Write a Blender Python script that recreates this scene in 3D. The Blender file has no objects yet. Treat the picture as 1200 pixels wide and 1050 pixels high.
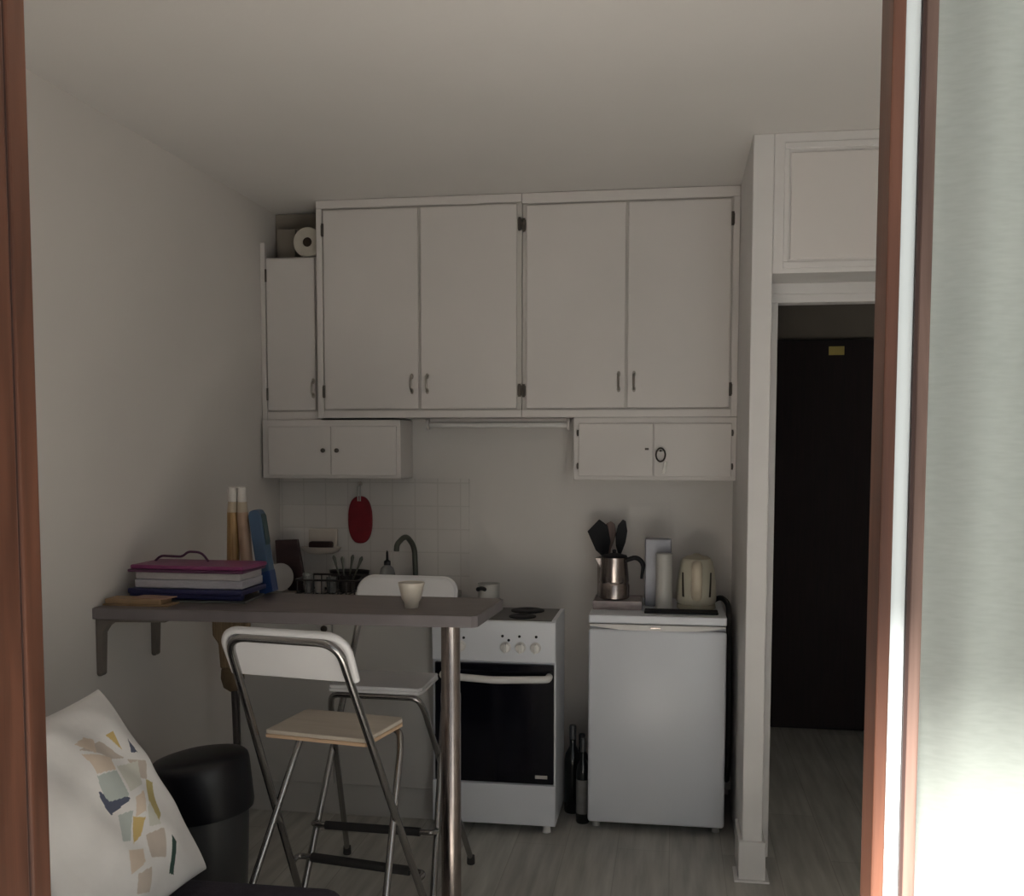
import bpy, bmesh, math, random
from mathutils import Vector, Matrix, Quaternion
random.seed(7)
COL = bpy.context.scene.collection
PI = math.pi

# ------------------------------------------------------------------ materials
def s2l(c):
    return c / 12.92 if c <= 0.04045 else ((c + 0.055) / 1.055) ** 2.4
def mat(name, rgb, rough=0.6, metal=0.0, var=0.06, scale=6.0, bump=0.0, bscale=40.0, spec=0.5, stretch=(1, 1, 1), coat=0.0):
    """procedural principled material: base colour (linear) with soft noise variation and optional bump"""
    m = bpy.data.materials.new(name); m.use_nodes = True
    nt = m.node_tree; N = nt.nodes; Lk = nt.links
    b = N['Principled BSDF']
    b.inputs['Roughness'].default_value = rough
    b.inputs['Metallic'].default_value = metal
    b.inputs['Specular IOR Level'].default_value = spec
    b.inputs['Coat Weight'].default_value = coat
    tc = N.new('ShaderNodeTexCoord'); mp = N.new('ShaderNodeMapping')
    mp.inputs['Scale'].default_value = stretch
    Lk.new(tc.outputs['Object'], mp.inputs['Vector'])
    nz = N.new('ShaderNodeTexNoise'); nz.inputs['Scale'].default_value = scale; nz.inputs['Detail'].default_value = 4
    Lk.new(mp.outputs['Vector'], nz.inputs['Vector'])
    cr = N.new('ShaderNodeValToRGB')
    cr.color_ramp.elements[0].position = 0.3; cr.color_ramp.elements[1].position = 0.7
    cr.color_ramp.elements[0].color = tuple(max(0, c * (1 - var)) for c in rgb) + (1,)
    cr.color_ramp.elements[1].color = tuple(min(1, c * (1 + var)) for c in rgb) + (1,)
    Lk.new(nz.outputs['Fac'], cr.inputs['Fac']); Lk.new(cr.outputs['Color'], b.inputs['Base Color'])
    if bump:
        n2 = N.new('ShaderNodeTexNoise'); n2.inputs['Scale'].default_value = bscale; n2.inputs['Detail'].default_value = 3
        Lk.new(mp.outputs['Vector'], n2.inputs['Vector'])
        bp = N.new('ShaderNodeBump'); bp.inputs['Strength'].default_value = bump; bp.inputs['Distance'].default_value = 0.01
        Lk.new(n2.outputs['Fac'], bp.inputs['Height']); Lk.new(bp.outputs['Normal'], b.inputs['Normal'])
    return m

def wood_mat(name, dark, light, rough=0.5, axis='Z', scale=7.0):
    m = bpy.data.materials.new(name); m.use_nodes = True
    nt = m.node_tree; N = nt.nodes; Lk = nt.links; b = N['Principled BSDF']
    b.inputs['Roughness'].default_value = rough
    tc = N.new('ShaderNodeTexCoord'); mp = N.new('ShaderNodeMapping')
    mp.inputs['Scale'].default_value = {'Z': (9, 9, .6), 'X': (.6, 9, 9), 'Y': (9, .6, 9)}[axis]
    Lk.new(tc.outputs['Object'], mp.inputs['Vector'])
    nz = N.new('ShaderNodeTexNoise'); nz.inputs['Scale'].default_value = scale; nz.inputs['Detail'].default_value = 6
    nz.inputs['Distortion'].default_value = 0.6
    Lk.new(mp.outputs['Vector'], nz.inputs['Vector'])
    cr = N.new('ShaderNodeValToRGB'); cr.color_ramp.elements[0].position = .3; cr.color_ramp.elements[1].position = .72
    cr.color_ramp.elements[0].color = dark + (1,); cr.color_ramp.elements[1].color = light + (1,)
    Lk.new(nz.outputs['Fac'], cr.inputs['Fac']); Lk.new(cr.outputs['Color'], b.inputs['Base Color'])
    bp = N.new('ShaderNodeBump'); bp.inputs['Strength'].default_value = .15; bp.inputs['Distance'].default_value = .003
    Lk.new(nz.outputs['Fac'], bp.inputs['Height']); Lk.new(bp.outputs['Normal'], b.inputs['Normal'])
    return m

def brick_mat(name, c1, c2, mortar, bw, rh, msize, rot, rough=.4, offset=.5, grain=0.0, bump=.2):
    m = bpy.data.materials.new(name); m.use_nodes = True
    nt = m.node_tree; N = nt.nodes; Lk = nt.links; b = N['Principled BSDF']
    b.inputs['Roughness'].default_value = rough
    tc = N.new('ShaderNodeTexCoord'); mp = N.new('ShaderNodeMapping'); mp.inputs['Rotation'].default_value = rot
    Lk.new(tc.outputs['Object'], mp.inputs['Vector'])
    br = N.new('ShaderNodeTexBrick'); br.offset = offset; br.squash = 1
    br.inputs['Scale'].default_value = 1.0
    br.inputs['Brick Width'].default_value = bw; br.inputs['Row Height'].default_value = rh
    br.inputs['Mortar Size'].default_value = msize; br.inputs['Mortar Smooth'].default_value = .2
    br.inputs['Color1'].default_value = c1 + (1,); br.inputs['Color2'].default_value = c2 + (1,); br.inputs['Mortar'].default_value = mortar + (1,)
    Lk.new(mp.outputs['Vector'], br.inputs['Vector'])
    out = br.outputs['Color']
    if grain:
        mg = N.new('ShaderNodeMapping'); mg.inputs['Rotation'].default_value = rot; mg.inputs['Scale'].default_value = (12, 1.1, 12)
        Lk.new(tc.outputs['Object'], mg.inputs['Vector'])
        nz = N.new('ShaderNodeTexNoise'); nz.inputs['Scale'].default_value = 2.2; nz.inputs['Detail'].default_value = 6
        Lk.new(mg.outputs['Vector'], nz.inputs['Vector'])
        cr = N.new('ShaderNodeValToRGB'); cr.color_ramp.elements[0].position = .3; cr.color_ramp.elements[1].position = .7
        lo = 1 - grain; hi = 1 + grain
        cr.color_ramp.elements[0].color = (lo, lo, lo, 1); cr.color_ramp.elements[1].color = (hi, hi, hi, 1)
        Lk.new(nz.outputs['Fac'], cr.inputs['Fac'])
        mx = N.new('ShaderNodeMix'); mx.data_type = 'RGBA'; mx.blend_type = 'MULTIPLY'; mx.inputs[0].default_value = 1
        Lk.new(out, mx.inputs[6]); Lk.new(cr.outputs['Color'], mx.inputs[7]); out = mx.outputs[2]
    Lk.new(out, b.inputs['Base Color'])
    if bump:
        bp = N.new('ShaderNodeBump'); bp.inputs['Strength'].default_value = bump; bp.inputs['Distance'].default_value = .002; bp.invert = True
        Lk.new(br.outputs['Fac'], bp.inputs['Height']); Lk.new(bp.outputs['Normal'], b.inputs['Normal'])
    return m

def glass_mat(name, tint=(.95, .97, .96), refl=.5, opacity=0.0):
    m = bpy.data.materials.new(name); m.use_nodes = True
    nt = m.node_tree; N = nt.nodes; Lk = nt.links
    N.remove(N['Principled BSDF']); out = N['Material Output']
    tr = N.new('ShaderNodeBsdfTransparent'); tr.inputs['Color'].default_value = tint + (1,)
    gl = N.new('ShaderNodeBsdfGlossy'); gl.inputs['Roughness'].default_value = .02
    fr = N.new('ShaderNodeFresnel'); fr.inputs['IOR'].default_value = 1.45
    mu = N.new('ShaderNodeMath'); mu.operation = 'MULTIPLY'; mu.inputs[1].default_value = refl
    Lk.new(fr.outputs['Fac'], mu.inputs[0])
    mx = N.new('ShaderNodeMixShader')
    Lk.new(mu.outputs[0], mx.inputs['Fac']); Lk.new(tr.outputs[0], mx.inputs[1]); Lk.new(gl.outputs[0], mx.inputs[2])
    last = mx
    if opacity:
        df = N.new('ShaderNodeBsdfDiffuse'); nz = N.new('ShaderNodeTexNoise'); nz.inputs['Scale'].default_value = 30
        cr = N.new('ShaderNodeValToRGB'); cr.color_ramp.elements[0].color = (.5, .5, .5, 1); cr.color_ramp.elements[1].color = (.65, .65, .66, 1)
        Lk.new(nz.outputs['Fac'], cr.inputs['Fac']); Lk.new(cr.outputs['Color'], df.inputs['Color'])
        m2 = N.new('ShaderNodeMixShader'); m2.inputs['Fac'].default_value = opacity
        Lk.new(mx.outputs[0], m2.inputs[1]); Lk.new(df.outputs[0], m2.inputs[2]); last = m2
    Lk.new(last.outputs[0], out.inputs['Surface'])
    return m

def curtain_mat(name):
    m = bpy.data.materials.new(name); m.use_nodes = True
    nt = m.node_tree; N = nt.nodes; Lk = nt.links
    N.remove(N['Principled BSDF']); out = N['Material Output']
    tc = N.new('ShaderNodeTexCoord'); mp = N.new('ShaderNodeMapping'); mp.inputs['Scale'].default_value = (60, 60, 300)
    Lk.new(tc.outputs['Object'], mp.inputs['Vector'])
    nz = N.new('ShaderNodeTexNoise'); nz.inputs['Scale'].default_value = 1; nz.inputs['Detail'].default_value = 3
    Lk.new(mp.outputs['Vector'], nz.inputs['Vector'])
    cr = N.new('ShaderNodeValToRGB'); cr.color_ramp.elements[0].position = .25; cr.color_ramp.elements[1].position = .7
    cr.color_ramp.elements[0].color = (.76, .775, .76, 1); cr.color_ramp.elements[1].color = (.84, .85, .84, 1)
    Lk.new(nz.outputs['Fac'], cr.inputs['Fac'])
    df = N.new('ShaderNodeBsdfDiffuse'); tl = N.new('ShaderNodeBsdfTranslucent'); tp = N.new('ShaderNodeBsdfTransparent')
    Lk.new(cr.outputs['Color'], df.inputs['Color']); Lk.new(cr.outputs['Color'], tl.inputs['Color'])
    a = N.new('ShaderNodeMixShader'); a.inputs['Fac'].default_value = .3
    Lk.new(df.outputs[0], a.inputs[1]); Lk.new(tl.outputs[0], a.inputs[2])
    b = N.new('ShaderNodeMixShader'); b.inputs['Fac'].default_value = .10
    Lk.new(a.outputs[0], b.inputs[1]); Lk.new(tp.outputs[0], b.inputs[2])
    Lk.new(b.outputs[0], out.inputs['Surface'])
    return m

M = {}
M['wall'] = mat('wall_paint', (.685, .65, .62), .85, var=.03, scale=1.5, bump=.05, bscale=120)
M['ceil'] = mat('ceiling_paint', (.72, .69, .665), .9, var=.03, scale=1.2, bump=.04, bscale=60)
M['trimw'] = mat('white_trim_paint', (.69, .665, .65), .5, var=.03)
M['cab'] = mat('cabinet_paint', (.70, .66, .635), .55, var=.03, scale=2.5)
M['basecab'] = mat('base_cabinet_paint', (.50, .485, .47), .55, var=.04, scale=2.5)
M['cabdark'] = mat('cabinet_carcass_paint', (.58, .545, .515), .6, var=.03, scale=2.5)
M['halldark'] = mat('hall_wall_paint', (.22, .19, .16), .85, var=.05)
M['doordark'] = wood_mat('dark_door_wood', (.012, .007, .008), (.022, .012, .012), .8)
M['floor'] = brick_mat('laminate_floor', (.50, .49, .45), (.40, .385, .355), (.34, .325, .295), 1.3, .20, .002, (0, 0, PI / 2 + .0), .42, .37, .22, .1)
M['balcony'] = brick_mat('balcony_tile', (.22, .215, .20), (.19, .185, .175), (.14, .135, .13), .3, .3, .006, (0, 0, 0), .6, 0)
M['tile'] = brick_mat('white_tile', (.665, .635, .605), (.645, .61, .585), (.58, .55, .52), .107, .107, .003, (PI / 2, 0, 0), .3, 0, 0, .25)
M['redwood'] = wood_mat('red_brown_wood', (.062, .024, .014), (.15, .061, .037), .42, 'Z', 4.0)
M['redwood2'] = wood_mat('grey_brown_wood', (.10, .06, .048), (.19, .12, .098), .5, 'Z')  # greyish brown wood of the inner stile, also on the spoon
M['groove'] = mat('groove_shadow_wood', (.035, .015, .012), .7, var=.1)
M['whitestrip'] = mat('white_strip', (.80, .88, .91), .45, var=.02)
M['glass'] = glass_mat('window_glass')
M['curtain'] = curtain_mat('sheer_curtain')
M['plasterout'] = mat('outside_render', (.6, .57, .52), .9, var=.04, bump=.1)
M['hinge'] = mat('dark_hinge_metal', (.12, .105, .09), .45, .7, var=.1)
M['chrome'] = mat('chrome', (.62, .60, .58), .22, 1.0, var=.04)
M['steel'] = mat('brushed_steel', (.40, .345, .32), .24, 1.0, var=.08, scale=3, stretch=(1, 1, 12))
M['brass'] = mat('aged_pull_metal', (.38, .35, .31), .35, .9, var=.1)
M['white'] = mat('white_enamel', (.74, .755, .80), .3, var=.02, scale=2)
M['whitep'] = mat('white_plastic', (.76, .735, .71), .4, var=.02)
M['whitehob'] = mat('grey_hob_metal', (.11, .10, .095), .45, .2, var=.05)
M['black'] = mat('black_plastic', (.009, .009, .011), .6, var=.15, spec=.25)
M['blackgl'] = mat('black_oven_glass', (.004, .004, .008), .12, var=.1)
M['rubber'] = mat('black_rubber', (.02, .019, .019), .7, var=.15)
M['bar'] = mat('grey_laminate', (.15, .125, .12), .42, var=.10, scale=9, stretch=(1, 3, 1))
M['baredge'] = mat('grey_laminate_edge', (.17, .15, .155), .5, var=.10, scale=9)
M['barbracket'] = mat('grey_brown_bracket', (.20, .175, .155), .5, .2, var=.06)
M['seat'] = wood_mat('pale_wood_seat', (.50, .44, .37), (.60, .535, .46), .45, 'X', 3)
M['seatedge'] = wood_mat('pine_seat_edge', (.50, .34, .22), (.60, .43, .29), .5, 'X', 3)
M['backw'] = mat('white_seat_plastic', (.72, .71, .72), .4, var=.02)
M['tube'] = mat('dull_chrome_tube', (.36, .35, .345), .25, 1.0, var=.06)
M['binbody'] = mat('smoky_grey_plastic', (.055, .056, .058), .35, var=.12, scale=3, stretch=(1, 1, .2))
M['binlid'] = mat('black_bin_lid', (.007, .007, .010), .4, var=.15)
M['sofa'] = mat('navy_fabric', (.032, .028, .042), .95, var=.2, scale=40, bump=.3, bscale=300)
M['counter'] = mat('counter_laminate', (.42, .39, .36), .4, var=.06)
M['purple'] = mat('purple_card', (.20, .035, .12), .4, var=.12)
M['magenta'] = mat('dull_plum_card', (.10, .03, .075), .45, var=.1)
M['paper'] = mat('paper_edges', (.42, .41, .45), .8, var=.12, scale=60, stretch=(1, 1, 12))
M['paper2'] = mat('cream_paper_edges', (.50, .47, .47), .8, var=.1, scale=50, stretch=(1, 1, 12))
M['navy'] = mat('navy_card', (.022, .024, .095), .4, var=.1)
M['darkgreen'] = mat('grey_green_cover', (.10, .105, .10), .5, var=.1)
M['kraft'] = mat('tan_cover', (.34, .225, .125), .6, var=.14, scale=14)
M['kraft2'] = mat('reddish_tan_page', (.36, .215, .155), .6, var=.12, scale=14)
M['pasta'] = wood_mat('dry_pasta', (.22, .125, .042), (.44, .275, .12), .5, 'Z', 14)
M['pasta2'] = wood_mat('pink_tan_wrap', (.33, .22, .15), (.44, .30, .21), .5, 'Z', 6)
M['cap'] = mat('white_cap', (.60, .57, .53), .5, var=.03)
M['capcream'] = mat('cream_wrap', (.42, .35, .26), .5, var=.05)
M['blue'] = mat('slate_blue_card', (.055, .105, .185), .5, var=.10, scale=9)
M['blued'] = mat('deep_blue_card', (.018, .05, .17), .45, var=.1)
M['teal'] = mat('dark_teal_card', (.015, .05, .055), .5, var=.1)
M['cream'] = mat('cream_ceramic', (.68, .62, .53), .3, var=.03)
M['kettle'] = mat('cream_plastic', (.50, .465, .37), .4, var=.03)
M['kettleh'] = mat('peach_cream_plastic', (.60, .52, .40), .4, var=.03)
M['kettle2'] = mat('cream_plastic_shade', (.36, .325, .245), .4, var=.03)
M['grey'] = mat('silver_grey_pack', (.31, .31, .34), .4, .2, var=.10, scale=14)
M['offwhite'] = mat('off_white_plastic', (.50, .485, .455), .4, var=.02)
M['tray'] = mat('pinkish_clear_plastic', (.36, .30, .29), .3, var=.12, scale=30)
M['red'] = mat('dark_red_silicone', (.21, .003, .012), .55, var=.12, scale=18, bump=.15, bscale=70)
M['ceramic'] = mat('wall_ceramic', (.62, .56, .50), .25, var=.02)
M['soap'] = mat('dark_brown_soap', (.03, .01, .008), .5, var=.15)
M['darkbrown'] = mat('dark_brown_board', (.035, .016, .017), .5, var=.2, scale=8)
M['dishwhite'] = mat('white_dish', (.46, .44, .43), .3, var=.02)
M['wire'] = mat('dark_wire', (.04, .035, .034), .4, .4, var=.1)
M['greenish'] = mat('grey_green_steel', (.10, .105, .085), .35, .5, var=.1)
M['soapbottle'] = glass_mat('clear_soap_bottle', (.62, .64, .60), .8, .35)
M['clear'] = glass_mat('clear_tumbler', (.85, .87, .86), 1.0, .25)
M['bottle'] = mat('dark_bottle_glass', (.010, .012, .011), .15, var=.2)
M['label'] = mat('pale_bottle_label', (.16, .155, .15), .6, var=.2, scale=30)
M['foil'] = mat('grey_bottle_foil', (.07, .07, .075), .35, .3, var=.1)
M['straw'] = wood_mat('tan_straw', (.17, .115, .065), (.30, .215, .13), .8, 'Z', 14)
M['strawd'] = mat('straw_binding', (.15, .105, .06), .8, var=.2, scale=30)
M['stick'] = mat('dark_stick', (.055, .045, .042), .5, var=.1)
M['yellow'] = mat('yellow_label', (.55, .43, .12), .6, var=.1)
M['tissue'] = mat('tissue_paper', (.56, .52, .45), .9, var=.04, scale=30, bump=.2)
M['tube_in'] = mat('dark_tube_hole', (.02, .012, .006), .9, var=.1)
M['board'] = mat('grey_shelf_paint', (.26, .225, .185), .8, var=.05)
M['key'] = mat('dark_key_metal', (.06, .05, .042), .4, .7, var=.1)

# ------------------------------------------------------------------ mesh helpers
def new(): return bmesh.new()
def merge(bm, tmp):
    me = bpy.data.meshes.new('t'); tmp.to_mesh(me); tmp.free(); bm.from_mesh(me); bpy.data.meshes.remove(me)
def box(bm, x0, x1, y0, y1, z0, z1, bev=0.0, seg=2, rot=None, mi=0):
    t = bmesh.new(); bmesh.ops.create_cube(t, size=1.0)
    c = Vector(((x0 + x1) / 2, (y0 + y1) / 2, (z0 + z1) / 2))
    for v in t.verts: v.co = Vector((v.co.x * (x1 - x0), v.co.y * (y1 - y0), v.co.z * (z1 - z0)))
    if bev: bmesh.ops.bevel(t, geom=t.edges[:], offset=bev, segments=seg, profile=.5, affect='EDGES')
    if rot is not None:
        for v in t.verts: v.co = rot @ v.co
    for v in t.verts: v.co += c
    for f in t.faces: f.material_index = mi
    merge(bm, t); return bm
def fillet(pts, rad, n=6):
    pts = [Vector(p) for p in pts]; out = [pts[0]]
    for a, b, c in zip(pts, pts[1:], pts[2:]):
        r = min(rad, (a - b).length * .49, (c - b).length * .49)
        p = b + (a - b).normalized() * r; q = b + (c - b).normalized() * r
        for i in range(n + 1):
            s = i / n; out.append(p * (1 - s) ** 2 + b * 2 * s * (1 - s) + q * s * s)
    out.append(pts[-1]); return out
def tube(bm, pts, r, seg=12, caps=True):
    pts = [Vector(p) for p in pts]; rr = r if isinstance(r, (list, tuple)) else [r] * len(pts)
    d0 = (pts[1] - pts[0]).normalized()
    up = Vector((0, 0, 1)) if abs(d0.z) < .9 else Vector((1, 0, 0))
    n = d0.cross(up).normalized(); rings = []
    for i, p in enumerate(pts):
        if i == 0: d = d0
        elif i == len(pts) - 1: d = (pts[-1] - pts[-2]).normalized()
        else: d = ((pts[i + 1] - p).normalized() + (p - pts[i - 1]).normalized()).normalized()
        n = (n - d * n.dot(d)).normalized(); b = d.cross(n)
        rings.append([bm.verts.new(p + rr[i] * (math.cos(2 * PI * k / seg) * n + math.sin(2 * PI * k / seg) * b)) for k in range(seg)])
    for A, B in zip(rings, rings[1:]):
        for k in range(seg): bm.faces.new((A[k], A[(k + 1) % seg], B[(k + 1) % seg], B[k]))
    if caps:
        bm.faces.new(list(reversed(rings[0]))); bm.faces.new(rings[-1])
    return bm
def lathe(bm, prof, c=(0, 0, 0), seg=32, sx=1, sy=1, rot=None, close=True, mi=0):
    c = Vector(c); rings = []
    for r, z in prof:
        ring = []
        for k in range(seg):
            a = 2 * PI * k / seg; v = Vector((sx * r * math.cos(a), sy * r * math.sin(a), z))
            if rot is not None: v = rot @ v
            ring.append(bm.verts.new(v + c))
        rings.append(ring)
    for A, B in zip(rings, rings[1:]):
        for k in range(seg):
            f = bm.faces.new((A[k], A[(k + 1) % seg], B[(k + 1) % seg], B[k])); f.material_index = mi
    if close:
        f = bm.faces.new(list(reversed(rings[0]))); f.material_index = mi
        f = bm.faces.new(rings[-1]); f.material_index = mi
    return bm
def prism(bm, pts, d, bev=0.0, frame=None):
    """polygon pts (2D) extruded by d along local z, mapped by frame (Matrix 4x4)"""
    t = bmesh.new(); n = len(pts)
    lo = [t.verts.new((p[0], p[1], -d / 2)) for p in pts]; hi = [t.verts.new((p[0], p[1], d / 2)) for p in pts]
    t.faces.new(list(reversed(lo))); t.faces.new(hi)
    for i in range(n): t.faces.new((lo[i], lo[(i + 1) % n], hi[(i + 1) % n], hi[i]))
    bmesh.ops.recalc_face_normals(t, faces=t.faces[:])
    if bev: bmesh.ops.bevel(t, geom=[e for e in t.edges], offset=bev, segments=2, profile=.5, affect='EDGES')
    if frame is not None:
        for v in t.verts: v.co = frame @ v.co
    merge(bm, t); return bm
def fr(o, x, y):
    x = Vector(x).normalized(); y = Vector(y); y = (y - x * y.dot(x)).normalized(); z = x.cross(y)
    return Matrix(((x.x, y.x, z.x, o[0]), (x.y, y.y, z.y, o[1]), (x.z, y.z, z.z, o[2]), (0, 0, 0, 1)))

def obj(name, bm, m, parent=None, smooth=False, off=None):
    """link a bmesh as ONE object; vertices are shifted into the root thing's frame"""
    root = parent
    while root is not None and root.parent is not None: root = root.parent
    sh = Vector(off) if off is not None else (root.location.copy() if root is not None else Vector((0, 0, 0)))
    if sh.length > 0:
        for v in bm.verts: v.co -= sh
    bmesh.ops.recalc_face_normals(bm, faces=bm.faces[:])
    me = bpy.data.meshes.new(name); bm.to_mesh(me); bm.free()
    for k in (m if isinstance(m, (list, tuple)) else [m]): me.materials.append(M[k])
    if smooth:
        me.polygons.foreach_set('use_smooth', [True] * len(me.polygons))
        try: me.set_sharp_from_angle(angle=math.radians(38))
        except Exception: pass
    o = bpy.data.objects.new(name, me); COL.objects.link(o)
    if parent is not None: o.parent = parent
    return o
def tag(o, label=None, cat=None, group=None, kind=None):
    if label: o['label'] = label
    if cat: o['category'] = cat
    if group: o['group'] = group
    if kind: o['kind'] = kind
    return o
def thing(name, label, cat, loc, group=None):
    o = bpy.data.objects.new(name, None); o.empty_display_size = .05; COL.objects.link(o); o.location = loc
    return tag(o, label, cat, group)
def single(name, bm, m, label, cat, group=None, smooth=False):
    xs = [v.co.x for v in bm.verts]; ys = [v.co.y for v in bm.verts]; zs = [v.co.z for v in bm.verts]
    loc = ((min(xs) + max(xs)) / 2, (min(ys) + max(ys)) / 2, min(zs))
    o = obj(name, bm, m, None, smooth, off=loc); o.location = loc
    return tag(o, label, cat, group)
def struct(name, bm, m, smooth=False, parent=None):
    o = obj(name, bm, m, parent, smooth)
    if parent is None: o['kind'] = 'structure'
    return o

# ------------------------------------------------------------------ setting
XL, XR, ZC, YW, YB = -1.8325, 1.5, 2.625, 1.04, 4.60
XP1, XP2, YP = .257, .328, 3.68
struct('floor', box(new(), XL - .1, XR + .1, YW - .1, 5.9, -.06, 0), 'floor')
struct('ceiling', box(new(), XL - .1, XR + .1, YW, 5.9, ZC, ZC + .12), 'ceil')
struct('wall_left', box(new(), XL - .12, XL, YW - .06, YB + .1, 0, ZC), 'wall')
struct('wall_back', box(new(), XL, XP1, YB, YB + .1, 0, ZC), 'wall')
struct('wall_right', box(new(), XR, XR + .12, YW - .06, 5.9, 0, ZC), 'wall')
# window wall: pieces left, right and over the opening
b = new(); box(b, XL, -.86, YW, YW + .14, 0, ZC); box(b, 1.02, XR, YW, YW + .14, 0, ZC); box(b, -.86, 1.02, YW, YW + .14, 2.36, ZC)
struct('wall_front', b, 'wall')
struct('wall_partition', box(new(), XP1, XP2, YP, 5.8, 0, ZC, .004), 'trimw')
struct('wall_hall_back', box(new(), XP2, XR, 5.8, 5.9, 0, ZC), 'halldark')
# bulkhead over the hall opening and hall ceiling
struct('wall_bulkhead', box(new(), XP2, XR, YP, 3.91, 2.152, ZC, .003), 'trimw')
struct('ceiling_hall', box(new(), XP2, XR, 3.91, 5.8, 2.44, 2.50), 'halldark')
# door lining in the hall opening
b = new(); box(b, XP2, 1.3, 3.905, 3.98, 2.082, 2.152, .004); box(b, XP2, 1.3, 3.895, 3.915, 2.112, 2.152, .003)
box(b, XP2, .370, 3.90, 3.98, 0, 2.083, .004)
struct('door_2', b, 'trimw')
# skirting at the partition end
b = new(); box(b, XP1 - .012, XP2 + .012, YP - .014, 3.90, 0, .145, .003); box(b, XP1 - .026, XP2 + .026, YP - .028, 3.78, 0, .008, .002)
struct('baseboard_partition', b, 'trimw')
struct('baseboard_left', box(new(), XL, XL + .012, YW + .14, 4.05, 0, .07, .003), 'trimw')
# entrance door at the end of the dark hall
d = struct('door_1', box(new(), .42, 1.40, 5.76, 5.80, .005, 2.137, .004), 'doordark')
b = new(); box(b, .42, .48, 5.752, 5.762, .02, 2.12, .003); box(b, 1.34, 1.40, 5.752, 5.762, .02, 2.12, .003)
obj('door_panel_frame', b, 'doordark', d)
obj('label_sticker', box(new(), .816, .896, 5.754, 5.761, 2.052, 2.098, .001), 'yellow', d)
# tiles behind the sink
struct('trim_1', box(new(), XL + .002, -.923, YB - .008, YB, .9, 1.41), 'tile')
# outside: balcony slab above and floor below (they shape the daylight)
struct('floor_balcony', box(new(), -3.2, 3.2, -1.9, YW - .1, -.12, -.02), 'balcony')
struct('ceiling_balcony', box(new(), -3.2, 3.2, -.025, YW, 2.66, 2.80), 'plasterout')
b = new(); box(b, -3.2, -.86, YW - .0, YW + .02, 0, 2.66); box(b, 1.02, 3.2, YW, YW + .02, 0, 2.66)
struct('wall_outside', b, 'plasterout')

struct('wall_sun_block', box(new(), -1.05, -.93, -.6, .96, -.02, 2.66), 'plasterout')  # unseen side wall added to keep the sun off the left jamb

# french window: left jamb of the open leaf, right closed leaf with glass
w = struct('window_1', box(new(), -.865, -.690, 1.002, 1.036, .0, 2.30, .003), 'redwood')
obj('outer_bar', box(new(), -.865, -.689, .930, .997, 0, 2.34, .004), 'redwood', w)
obj('groove', box(new(), -.86, -.6925, .996, 1.003, 0, 2.30), 'groove', w)
w = struct('window_2', box(new(), .188, .1995, .98, 1.035, 0, 2.30, .002), 'redwood')
obj('white_strip', box(new(), .1995, .2140, .990, 1.02, 0, 2.30, .001), 'whitestrip', w)
obj('dark_bead', box(new(), .2140, .2170, .984, 1.03, 0, 2.30), 'groove', w)
obj('stile', box(new(), .2170, .2290, .988, 1.03, 0, 2.30, .002), 'redwood2', w)
b = new(); box(b, .229, .95, .985, 1.03, 2.22, 2.30, .003); box(b, .229, .95, .985, 1.03, 0, .16, .003); box(b, .95, 1.02, .98, 1.035, 0, 2.34, .003)
obj('rails', b, 'redwood', w)
obj('pane', box(new(), .229, .95, 1.003, 1.007, .16, 2.22), 'glass', w)
struct('trim_2', box(new(), -.86, 1.02, .97, 1.04, 2.30, 2.40, .004), 'redwood')
struct('trim_3', box(new(), -.689, .187, .97, 1.16, -.02, .03, .004), 'redwood')

# sheer curtain hanging just inside the closed leaf
b = new(); nx, nz = 120, 24; x0, x1 = .2315, .98; grid = []
for j in range(nz + 1):
    z = .03 + 2.21 * j / nz; row = []
    for i in range(nx + 1):
        s = i / nx; x = x0 + (x1 - x0) * s
        y = 1.052 + .006 * math.sin(s * 61 + .35 * math.sin(z * 1.7)) + .014 * math.sin(s * 23 + 1.0 + .3 * z) * min(1, s * 6)
        row.append(b.verts.new((x, y, z)))
    grid.append(row)
for A, B in zip(grid, grid[1:]):
    for i in range(nx): b.faces.new((A[i], A[i + 1], B[i + 1], B[i]))
cur = thing('sheer_curtain', 'white sheer curtain hanging behind the glass of the right window leaf', 'curtain', (.6, 1.052, .03))
obj('fabric', b, 'curtain', cur, True)
obj('curtain_rod', tube(new(), [(.2315, 1.052, 2.245), (1.0, 1.052, 2.245)], .006), 'chrome', cur, True)

# ------------------------------------------------------------------ wall cabinets
YC, YD = 4.3725, 4.356
def pull(parent, x, z, y, h=.088):
    b = new()
    tube(b, fillet([(x, y, z + h / 2 - .012), (x, y - .022, z + h / 2 - .020), (x, y - .024, z), (x, y - .022, z - h / 2 + .020), (x, y, z - h / 2 + .012)], .015), [.0045] * 3 + [.005] * 0 if False else .0048, 8)
    for s in (-1, 1):
        prism(b, [(.008 * math.cos(k * PI / 4), .013 * math.sin(k * PI / 4)) for k in range(8)], .003, 0, fr((x, y - .0015, z + s * (h / 2 - .012)), (1, 0, 0), (0, 0, 1)))
    return obj('handle', b, 'brass', parent, True)
def hinge(parent, x, z, y, h=.055, w=.012):
    b = new(); tube(b, [(x, y - .004, z - h / 2), (x, y - .004, z + h / 2)], w / 2, 8); box(b, x - w * .7, x + w * .7, y - .002, y + .002, z - h / 2 + .006, z + h / 2 - .006)
    return obj('hinge', b, 'hinge', parent)
def cab_body(t, x0, x1, y0, y1, z0, z1, name='carcass', m='cab'):
    return obj(name, box(new(), x0, x1, y0, y1, z0, z1, .003), m, t)
def door(t, x0, x1, z0, z1, y=YD, th=.0155, m='cab'):
    return obj('door', box(new(), x0, x1, y, y + th, z0, z1, .003), m, t)

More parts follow.
